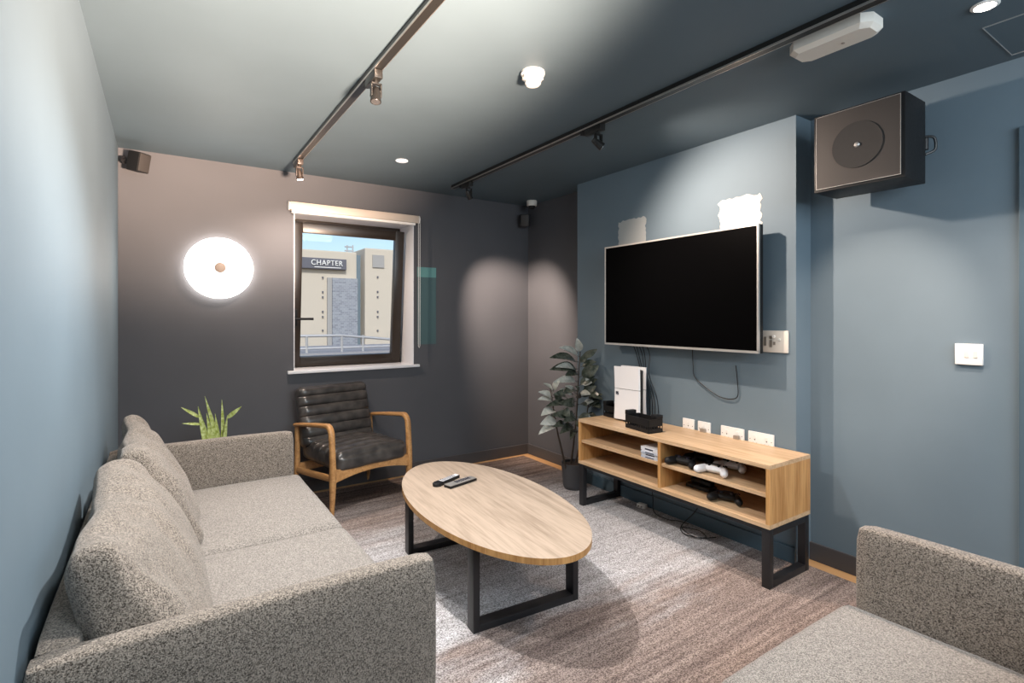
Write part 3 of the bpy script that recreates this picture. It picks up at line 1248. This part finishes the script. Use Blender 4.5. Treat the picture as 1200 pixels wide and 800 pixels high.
def slot_tray(label, loc, rz, lx, ly, hz=.085):
    t = thing('slotted_tray', label, 'tray', loc, rz, 'black trays beside the game console')
    mb = MB()
    th = .004

    def wall(x0, x1, y0, y1, along):
        # solid band at foot and top with upright bars between
        mb.b2(x0, x1, y0, y1, 0, .024).b2(x0, x1, y0, y1, .040, hz)
        L_ = (x1 - x0) if along == 'x' else (y1 - y0)
        n = int(L_ / .021)
        for i in range(n + 1):
            c = -L_ / 2 + i * L_ / n
            if along == 'x':
                xm_ = (x0 + x1) / 2 + c
                mb.b2(max(x0, xm_ - .003), min(x1, xm_ + .003), y0, y1, .024, .040)
            else:
                ym_ = (y0 + y1) / 2 + c
                mb.b2(x0, x1, max(y0, ym_ - .003), min(y1, ym_ + .003), .024, .040)
    wall(-lx / 2, lx / 2, -ly / 2, -ly / 2 + th, 'x')
    wall(-lx / 2, lx / 2, ly / 2 - th, ly / 2, 'x')
    wall(-lx / 2, -lx / 2 + th, -ly / 2, ly / 2, 'y')
    wall(lx / 2 - th, lx / 2, -ly / 2, ly / 2, 'y')
    mb.b2(-lx / 2, lx / 2, -ly / 2, ly / 2, 0, .004)
    mb.build('basket', BLACK, t, 0)
    mb = MB()
    mb.b2(-lx / 2 - .002, lx / 2 * .2, ly / 2 - .03, ly / 2 + .002, hz, hz + .028, .004)
    mb.b2(lx / 2 - .05, lx / 2 + .002, -ly / 2 - .002, -ly / 2 + .05, hz, hz + .022, .004)
    build_split(mb, 'corner_post', BLACK, t)
    return t


slot_tray('black slotted tray in front of the right side of the game console', (2.530, 2.290, TOPZ), radians(-8), .11, .225)
slot_tray('black slotted tray behind the left side of the game console', (2.70, 2.705, TOPZ), radians(-5), .12, .13, .08)

random.seed(5)
zz = SHZ
for i, (h, mat, lab) in enumerate([(.014, PAPER2, 'pale blue game case at the bottom of the stack on the left shelf'), (.015, PAPER, 'white game case second from the bottom of the stack'),
                                   (.014, PAPER2, 'pale blue game case second from the top of the stack'), (.022, PAPER, 'thick white game case on top of the stack on the left shelf')]):
    t = thing('game_case', lab, 'game case', (2.515 + random.uniform(-.004, .004), 2.160 + random.uniform(-.003, .003), zz), radians(random.uniform(-3, 3)), 'stacked game cases')
    MB().b2(-.075, .06, -.065, .07, 0, h, .002).build('case', mat, t, 30)
    MB().b2(-.0757, -.0749, -.03, .035, h * .3, h * .7).build('spine_text', DARKINK, t, 0)
    zz += h + .0006


def gamepad(label, loc, rz, shell, tilt=0):
    t = thing('game_controller', label, 'game controller', loc, rz, 'game controllers in the right bay')
    mb = MB()
    mb.cushion((0, 0, .026), (.10, .058, .034), .016, None, n=10, bulge=(.004, .004, .004))
    for s in (-1, 1):
        M = Matrix.Translation((s * .056, -.018, .024)) @ Matrix.Rotation(s * radians(22), 4, 'Z')
        mb.cushion((0, -.018, 0), (.036, .094, .036), .017, M, n=10, bulge=(.003, .002, .004))
    shl = mb.build('shell', shell, t, 60)
    mb = MB()
    for s in (-1, 1):
        mb.cyl((s * .026, -.014, .042), (s * .026, -.014, .053), .007, .009, 14)
    mb.b2(-.026, .026, .002, .024, .043, .0475, .002)
    for k in range(4):
        a = k * pi / 2
        mb.cyl((.052 + .009 * cos(a), .008 + .009 * sin(a), .042), (.052 + .009 * cos(a), .008 + .009 * sin(a), .048), .0035, n=8)
    mb.box((-.052, .008, .044), (.022, .007, .006)).box((-.052, .008, .044), (.007, .022, .006))
    mb.build('controls', BLACK if shell is not BLACK else DARKINK, shl, 40)
    return t


# front edge of the right shelf, from the divider rightwards
gamepad('black game controller nearest the divider on the upper right shelf', (2.515, 1.965, SHZ), radians(-80), BLACK)
gamepad('black game controller at the back of the upper right shelf, behind the other black one', (2.670, 1.955, SHZ), radians(-82), BLACK)
gamepad('white game controller at the back of the upper right shelf, behind the front white one', (2.670, 1.755, SHZ), radians(-80), WHITEC)
gamepad('white game controller nearest the viewer on the upper right shelf', (2.520, 1.768, SHZ), radians(-78), WHITEC)
gamepad('black game controller on the lower right shelf', (2.56, 1.72, BOTZ), radians(-70), BLACK)
hp = thing('charging_cradle', 'dark charging cradle lying at the back of the lower right shelf', 'charger', (2.62, 1.93, BOTZ))
MB().b2(-.04, .04, -.08, .08, 0, .022, .006).build('base', BLACK, hp)
MB().b2(-.01, .03, -.07, .07, .022, .05, .008).build('dock', BLACK, hp)

# ------------------------------------------------------------------ cables
def cable(label, pts, r=.0025, n=30, group='cables behind the television'):
    return tag(MB().tube(bez(pts, n), r, 6).build('cable', CABLE), label, 'cable', group)


xc = XB - .012
offs = [(2.600, 2.500, 0), (2.570, 2.47, 1), (2.548, 2.45, 0), (2.515, 2.43, 1), (2.480, 2.405, 0)]
labs = ['leftmost black cable of the bundle hanging from the television', 'second black cable from the left in the bundle hanging from the television', 'middle black cable of the bundle hanging from the television',
        'second black cable from the right in the bundle hanging from the television', 'rightmost black cable of the bundle hanging from the television']
for i, ((y0, y1, k), lb) in enumerate(zip(offs, labs)):
    cable(lb, [(xc - .03, y0 + .004, 1.14), (xc - .01 * k, y0 - .006, 1.06), (xc - .006 * i, (y0 + y1) / 2 + .004 * i, .93), (xc - .008, y1, .78), (xc - .012, y1 - .005 * i, .64)], .003)
cable('thin black cable looping on the wall below the middle of the television',
      [(xc, 2.125, 1.14), (xc, 2.118, 1.02), (xc, 2.105, .945), (xc, 2.02, .885), (xc, 1.935, .845), (xc, 1.86, .838), (xc, 1.81, .862), (xc, 1.812, .95), (xc, 1.822, 1.04)], .003, 48)
cable('tangled black cable on the rug under the media console',
      [(2.785, 2.05, .27), (2.76, 2.06, .14), (2.68, 2.12, .023), (2.60, 2.02, .023), (2.66, 1.93, .023), (2.72, 2.02, .022), (2.66, 2.1, .026), (2.62, 1.96, .023), (2.72, 1.90, .023)], .003, 64, 'cables under the console')
cable('thin black cable lying on the rug along the wall under the media console',
      [(2.775, 2.45, .26), (2.765, 2.42, .10), (2.73, 2.38, .023), (2.70, 2.25, .023), (2.74, 2.18, .023), (2.75, 2.12, .023)], .003, 40, 'cables under the console')
pl = thing('power_adapter', 'small white power adapter lying on the rug under the media console', 'adapter', (2.745, 2.50, .0115), radians(12))
MB().b2(-.02, .02, -.032, .032, 0, .028, .006).build('body', WHITE, pl)
mb = MB()
for y in (-.012, .012):
    mb.b2(-.034, -.019, y - .003, y + .003, .010, .018)
build_split(mb, 'pin', BRASS, pl, 0)

# ------------------------------------------------------------------ rubber plant
PX, PY = 2.635, 3.085
pp = thing('rubber_plant', 'dark-leaved rubber plant in a ribbed grey pot left of the media console', 'plant', (PX, PY, .011))
prof = [(.001, 0), (.075, 0), (.080, .01)]
for i in range(12):
    z = .02 + i * .0135
    prof += [(.084 + .001 * i, z), (.0865 + .001 * i, z + .006)]
prof += [(.099, .188), (.100, .195), (.093, .195), (.090, .165), (.001, .165)]
MB().lathe(prof, n=48).build('pot', POT, pp, 50)
MB().lathe([(.001, .165), (.090, .165), (.088, .176), (.05, .182), (.001, .184)], n=32).build('soil', SOIL, pp)


def pw(u, v, Y):
    """helper used only to lay out the leaves: point at depth Y seen at u, v, in the plant's local frame"""
    a = (u - 600) / 612.95
    sy, cy = sin(.5887), cos(.5887)
    k = Y / (cy - a * sy)
    if k * (sy + a * cy) > 2.775:
        k = 2.775 / (sy + a * cy)
        Y = k * (cy - a * sy)
    return Vector((k * (sy + a * cy) - PX, Y - PY, 1.3245 + (371.2 - v) / 612.95 * k - .011))


stems = [[(668, 552, 3.10), (672, 520, 3.09), (676, 480, 3.08), (678, 440, 3.08), (680, 412, 3.08)],
         [(664, 552, 3.08), (657, 522, 3.04), (652, 500, 3.02), (648, 475, 3.0), (645, 455, 2.99)],
         [(672, 552, 3.11), (680, 520, 3.12), (687, 490, 3.14), (692, 455, 3.14)]]
mb = MB()
for s in stems:
    p = bez([pw(*q) for q in s], 16)
    mb.tube(p, [.0085 - .005 * i / (len(p) - 1) for i in range(len(p))], 7)
lv = [  # base u,v,Y -> tip u,v,Y, width, pale?
    (680, 414, 3.08, 676, 396, 3.05, .055, 1), (680, 418, 3.08, 655, 407, 3.00, .055, 1), (680, 420, 3.08, 700, 409, 3.10, .05, 0),
    (679, 424, 3.08, 644, 419, 3.02, .07, 0), (679, 432, 3.08, 644, 433, 2.98, .075, 0), (680, 430, 3.08, 699, 424, 3.00, .06, 0),
    (678, 436, 3.08, 651, 430, 2.94, .06, 1), (679, 442, 3.08, 702, 428, 3.02, .08, 0), (678, 446, 3.08, 648, 448, 2.94, .06, 1),
    (678, 452, 3.08, 697, 440, 3.04, .06, 0), (650, 463, 3.0, 637, 449, 2.94, .045, 1), (649, 466, 3.0, 631, 459, 2.95, .045, 1),
    (649, 470, 3.0, 630, 468, 2.96, .045, 1), (678, 458, 3.08, 660, 462, 2.90, .07, 0), (680, 466, 3.09, 699, 452, 2.98, .065, 0),
    (688, 470, 3.14, 706, 462, 3.10, .06, 0), (690, 462, 3.14, 684, 446, 3.08, .06, 0), (690, 470, 3.14, 704, 478, 3.04, .06, 0),
    (688, 478, 3.14, 703, 470, 3.0, .07, 0), (676, 470, 3.08, 654, 472, 2.94, .065, 0), (674, 476, 3.08, 640, 476, 2.95, .065, 0),
    (652, 480, 3.02, 634, 487, 2.95, .065, 1), (653, 490, 3.02, 633, 497, 2.94, .07, 1), (653, 498, 3.02, 631, 509, 2.95, .055, 1),
    (674, 484, 3.08, 660, 494, 2.92, .07, 0), (676, 488, 3.08, 694, 492, 2.99, .07, 0), (672, 496, 3.08, 656, 508, 2.96, .06, 0),
    (682, 496, 3.12, 696, 484, 3.2, .06, 0), (678, 468, 3.08, 674, 452, 2.95, .055, 0), (650, 470, 3.0, 660, 456, 2.94, .05, 0),
    (676, 502, 3.08, 668, 515, 2.95, .05, 0), (660, 478, 3.0, 668, 488, 2.90, .06, 0), (692, 456, 3.14, 694, 440, 3.12, .05, 0),
    (648, 458, 2.99, 656, 446, 2.92, .05, 1),
    (679, 438, 3.08, 662, 440, 2.98, .06, 0), (680, 448, 3.08, 694, 448, 3.0, .055, 1), (677, 462, 3.08, 692, 462, 2.98, .06, 1), (676, 474, 3.08, 688, 476, 2.94, .06, 0),
    (676, 466, 3.08, 662, 452, 2.95, .05, 1), (668, 470, 3.05, 648, 462, 2.92, .055, 0), (670, 486, 3.06, 646, 486, 2.95, .06, 0), (684, 486, 3.1, 700, 490, 2.99, .06, 0),
    (682, 474, 3.1, 696, 470, 3.0, .05, 1), (672, 462, 3.06, 656, 456, 2.96, .05, 1), (674, 492, 3.06, 684, 502, 2.95, .05, 0), (664, 496, 3.04, 648, 500, 2.96, .05, 0),
    (679, 426, 3.08, 690, 414, 3.04, .045, 0), (680, 458, 3.08, 706, 468, 3.0, .06, 0), (686, 452, 3.1, 700, 444, 3.02, .05, 0)]
dark, pale = MB(), MB()
for (u0, v0, Y0, u1, v1, Y1, w, k) in lv:
    b0, t0 = pw(u0, v0, Y0), pw(u1, v1, Y1)
    ps = b0 + (t0 - b0) * .14
    mb.tube([b0, ps], .0022, 5)
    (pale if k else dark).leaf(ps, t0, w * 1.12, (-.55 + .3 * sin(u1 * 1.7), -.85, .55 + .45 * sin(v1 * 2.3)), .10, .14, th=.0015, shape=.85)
mb.build('stems', STEM, pp)
dark.build('foliage', LEAF, pp, 60)
pale.build('foliage', LEAF_P, pp, 60)['label'] = 'leaves coloured paler for the light they catch'

# ------------------------------------------------------------------ snake plant behind the sofa
SX, SY = .262, 3.72
sp = thing('snake_plant', 'small yellow-green snake plant behind the far armrest of the long sofa', 'plant', (SX, SY, 0.011))
MB().lathe([(.001, 0), (.07, 0), (.075, .01), (.095, .24), (.098, .25), (.088, .25), (.084, .22), (.001, .22)]).build('pot', POT, sp)


def sw_(u, v, Y):
    a = (u - 600) / 612.95
    sy, cy = sin(.5887), cos(.5887)
    k = Y / (cy - a * sy)
    return Vector((k * (sy + a * cy) - SX, Y - SY, 1.3245 + (371.2 - v) / 612.95 * k - .011))


blades = [((243, 525), (232, 476), .030), ((246, 525), (238, 492), .024), ((250, 525), (242, 484), .026), ((252, 525), (248, 495), .022), ((258, 525), (240, 464), .026),
          ((262, 525), (260, 468), .022), ((258, 525), (252, 484), .020), ((255, 525), (251, 505), .026)]
gm = MB()
for i, ((u0, v0), (u1, v1), w) in enumerate(blades):
    Y = SY + (-.03 + .012 * i)
    t1 = sw_(u1, v1, Y)
    b1 = sw_(u0, v0, Y)
    b0 = Vector((b1.x * .5, (Y - SY) * .5, .215))
    # long blade passing through the visible base point
    gm.leaf(b0, b1, w * .9, (0, -1, 0), 0, .1, shape=.5)
    gm.leaf(b1 - (t1 - b1).normalized() * .06, t1, w * 1.15, (0, -1, 0), .02, .12, nl=10, shape=.62)
for (u0, v0), (um, vm), (u1, v1), w in (((244, 515), (234, 489), (212, 477), .020), ((244, 515), (236, 497), (213, 496), .016), ((263, 515), (266, 490), (283, 476), .026)):
    b0, bm_, t1 = sw_(u0, v0, SY), sw_(um, vm, SY - .02), sw_(u1, v1, SY - .05)
    gm.leaf(Vector((b0.x * .5, 0, .215)), b0, w, (0, -1, 0), 0, .1, shape=.5)
    gm.leaf(b0 - (bm_ - b0).normalized() * .05, bm_ + (bm_ - b0).normalized() * .02, w * .9, (0, -1, 0), 0, .1, shape=.5)
    gm.leaf(bm_, t1, w, (0, -1, .3), .05, .1, shape=.7)
gm.build('leaves', GRASSY, sp, 60)

# ------------------------------------------------------------------ round wall lamp
wlamp = thing('wall_lamp', 'glowing white disc lamp on the back wall left of the window', 'lamp', (.326, D, 1.661))
Ml = Matrix.Rotation(pi / 2, 4, 'X')    # lathe axis +z -> -y
MB().lathe([(.001, .0005), (.10, .0005), (.10, .022), (.001, .022)], M=Ml).build('back_plate', WHITE, wlamp)
MB().lathe([(.001, .022), (.195, .022), (.209, .030), (.205, .042), (.17, .056), (.10, .066), (.03, .070), (.001, .070)], n=64, M=Ml).build('diffuser', LAMP_ON, wlamp)
diff = wlamp.children[-1]
MB().lathe([(.001, .069), (.036, .069), (.036, .080), (.029, .085), (.001, .086)], M=Ml).build('knob', plain('taupe_knob', (.22, .18, .155), .6), diff)


# ------------------------------------------------------------------ track lighting
def rail(label, x, y0, y1):
    t = thing('lighting_track', label, 'track', (x, (y0 + y1) / 2, H), 0, 'lighting tracks on the ceiling')
    L_ = (y1 - y0) / 2
    MB().b2(-.017, .017, -L_, L_, -.030, -.0005, .001).build('channel', TRACKM, t, 0)
    mb = MB()
    for s in (-1, 1):
        mb.b2(s * .0175 - .0012, s * .0175 + .0012, -L_, L_, -.0305, -.022)
    mb.b2(-.018, .018, -L_ - .004, -L_, -.031, 0).b2(-.018, .018, L_, L_ + .004, -.031, 0)
    mb.build('edge_strip', TRACKEDGE, t, 0)
    return t


TLX, TRX = .757, 1.975
rail('lighting track nearer the left wall, running towards the window', TLX, -1.0, 3.80)
rail('lighting track nearer the television wall', TRX, -1.0, 3.83)


def spot(label, x, y, aim, energy, col, lens, size=60, metal=TRACKM):
    t = thing('track_spotlight', label, 'spotlight', (x, y, H - .031), 0, 'spotlights on the ceiling tracks')
    d = (Vector(aim) - Vector((x, y, H - .13))).normalized()
    MB().b2(-.018, .018, -.055, .075, -.036, -.0005, .003).build('adapter', metal, t, 30)
    MB().b2(-.013, .013, .075, .115, -.02, -.0005, .002).build('connector', BLACK, t, 30)
    mb = MB()
    mb.cyl((0, -.02, -.036), (0, -.02, -.052), .010, .010, 12)
    for s in (-1, 1):
        mb.b2(s * .020 - .003, s * .020 + .003, -.030, -.010, -.108, -.050, .001)
    mb.b2(-.023, .023, -.030, -.010, -.054, -.048, .001)
    mb.build('yoke', metal, t, 30)
    c = Vector((0, -.02, -.102))
    mb = MB().cyl(c - d * .026, c + d * .028, .017, .0235, 24)
    mb.cyl(c - d * .040, c - d * .026, .012, .017, 24)
    lh = mb.build('lamp_head', metal, t, 40)
    MB().cyl(c + d * .0275, c + d * .030, .019, .019, 24).build('lens', lens, lh)
    if energy:
        p = Vector((x, y, H - .031)) + c + d * .05
        light('spot_beam', 'SPOT', p, p + d, energy, col, spot_size=radians(size), spot_blend=.8, shadow_soft_size=.02)
    return t


spot('spotlight at the window end of the left ceiling track', TLX, 3.70, (1.0, 3.75, .8), 48, WARM, LENS_ON, 165, metal=plain('lit_bronze', (.09, .07, .06), .3, metal=.5))
spot('spotlight halfway along the left ceiling track', TLX + .0, 2.20, (.5, 1.7, .0), 115, NEUT, LENS_OFF, 145)
spot('spotlight at the window end of the right ceiling track', TRX, 3.58, (2.88, 4.05, 1.15), 170, WARM, LENS_OFF, 60)
spot('spotlight halfway along the right ceiling track', TRX, 2.13, (2.80, 1.70, 1.55), 72, WARM, LENS_OFF, 130)
light('spot_beam', 'SPOT', (TRX, .85, H - .14), (2.95, 1.17, 1.25), 60, (1, .78, .62), spot_size=radians(42), spot_blend=.8, shadow_soft_size=.02)

# ------------------------------------------------------------------ ceiling fittings
sd = thing('smoke_detector', 'white round smoke detector on the ceiling between the tracks', 'smoke detector', (1.352, 1.86, H))
MB().lathe([(.001, -.0005), (.052, -.0005), (.053, -.012), (.048, -.018), (.001, -.018)]).build('base', WHITE, sd)
prof = [(.001, -.018), (.040, -.018), (.044, -.022), (.044, -.032), (.036, -.040), (.035, -.052), (.028, -.060), (.001, -.062)]
MB().lathe(prof).build('sensor_head', WHITE, sd, 30)
mb = MB()
for i in range(16):
    a = 2 * pi * i / 16
    mb.box((.0445 * cos(a), .0445 * sin(a), -.027), (.003, .006, .009), 0, None)
mb.build('vents', CREAM, sd, 0)

dl = thing('downlight', 'small round white downlight in the ceiling near the window', 'downlight', (1.368, 3.414, H), 0, 'ceiling downlights')
MB().lathe([(.001, -.0005), (.042, -.0005), (.042, -.004), (.036, -.007), (.001, -.007)]).build('trim_ring', plain('glowing_white_plastic', (.95, .95, .95), .4, emit=(1, 1, 1), estr=.35), dl)  # white plastic with a faint emission of its own
dl2 = thing('downlight', 'lit warm downlight in the ceiling at the top right', 'downlight', (2.36, .595, H), 0, 'ceiling downlights')
MB().lathe([(.030, -.0005), (.040, -.0005), (.040, -.004), (.034, -.007), (.030, -.007), (.030, -.0005)]).build('trim_ring', WHITE, dl2)
MB().lathe([(.001, -.0005), (.029, -.0005), (.029, -.006), (.001, -.006)]).build('lens', plain('downlight_lens', (.9, .9, .9), .3, emit=(1, .88, .74), estr=20), dl2)

el = thing('emergency_light', 'white chamfered emergency light box on the ceiling beside the right track', 'emergency light', (2.118, .972, H))
mb = MB()
cxh, cyh, cc_ = .068, .148, .030
oct_ = [(-cxh, -cyh + cc_), (-cxh + cc_, -cyh), (cxh - cc_, -cyh), (cxh, -cyh + cc_), (cxh, cyh - cc_), (cxh - cc_, cyh), (-cxh + cc_, cyh), (-cxh, cyh - cc_)]
mb.ring_loft([[(x, y, -.0005) for x, y in oct_], [(x, y, -.034) for x, y in oct_], [(x * .74, y * .90, -.048) for x, y in oct_]])
mb.build('housing', CREAM, el, 0)
MB().cyl((.004, -.03, -.0475), (.004, -.03, -.051), .006, n=16).build('indicator', BRASS, el)

cm = thing('ceiling_camera', 'small white dome sensor on the ceiling in the far right corner', 'camera', (2.845, 3.93, H))
MB().lathe([(.001, -.0005), (.046, -.0005), (.048, -.006), (.047, -.042), (.040, -.050), (.001, -.050)]).build('housing', CREAM, cm, 40)
MB().lathe([(.001, -.050), (.034, -.050), (.030, -.066), (.018, -.076), (.001, -.079)]).build('dome', BLACK, cm)

# ------------------------------------------------------------------ speakers
sk = thing('loudspeaker', 'big square black loudspeaker hung below the ceiling at the right', 'speaker', (2.62, 1.105, 2.106))
hs = .178
MB().b2(.006, .225, -hs - .006, hs + .012, -hs - .006, hs + .004, .003).build('cabinet', BLACK, sk, 30)
mb = MB().b2(0, .006, -hs + .008, hs, -hs + .006, hs - .004, .001)
mb.build('front_baffle', GRILLE, sk, 0)
Ms = Matrix.Rotation(-pi / 2, 4, 'Y')
MB().lathe([(.001, .0005), (.104, .0005), (.104, .004), (.095, .003), (.03, .001), (.001, .001)], n=48, M=Ms).build('cone', CONE, sk)
MB().lathe([(.001, .001), (.012, .002), (.008, .009), (.001, .010)], n=16, M=Ms).build('badge', SILVER, sk)
mb = MB()
mb.b2(-.001, .001, hs - .002, hs, -hs + .006, hs - .004).b2(-.001, .001, -hs + .008, -hs + .010, -hs + .006, hs - .004)
mb.b2(-.001, .001, -hs + .01, hs - .002, -hs + .006, -hs + .008).b2(-.001, .001, -hs + .01, hs - .002, hs - .006, hs - .004)
mb.build('baffle_edge', SILVER, sk, 0)
mb = MB().b2(.225, XR - 2.62 - .001, -.04, .04, -.03, .03, .004)
mb.cyl((.24, -.10, -.01), (.24, -.14, -.01), .02).cyl((.235, -.18, .02), (.235, -.18, -.03), .012)
mb.tube(bez([(.235, -hs, .03), (.25, -hs - .03, .02), (.26, -hs - .03, -.03), (.24, -hs, -.05)], 12), .006)
mb.b2(.225, .25, -hs, -.09, -.02, .01, .003)
mb.build('wall_bracket', BLACKM, sk)


def satellite(label, loc, rz, tilt, bx):
    t = thing('satellite_speaker', label, 'speaker', loc, rz, 'small corner speakers')
    M = Matrix.Rotation(radians(tilt), 4, 'X')
    MB().box((0, 0, 0), (.082, .09, .118), .008, M).build('cabinet', BLACK, t)
    mb = MB().box((0, -.047, 0), (.072, .006, .108), .004, M)
    mb.build('grille', GRILLE, t)
    MB().cyl(bx[0], bx[1], .012).cyl(bx[1], (Vector(bx[1]) + (Vector(bx[1]) - Vector(bx[0])).normalized() * .004), .024).build('bracket', BLACKM, t)
    return t


satellite('small black speaker in the top left corner above the long sofa', (-.125, 3.99, 2.285), radians(42), 12, ((0, .04, .02), (-.006, .105, .02)))
satellite('small black speaker in the far right corner below the dome sensor', (2.86, 4.06, 2.24), radians(-38), 12, ((0, .03, .0), (.0, .075, .0)))
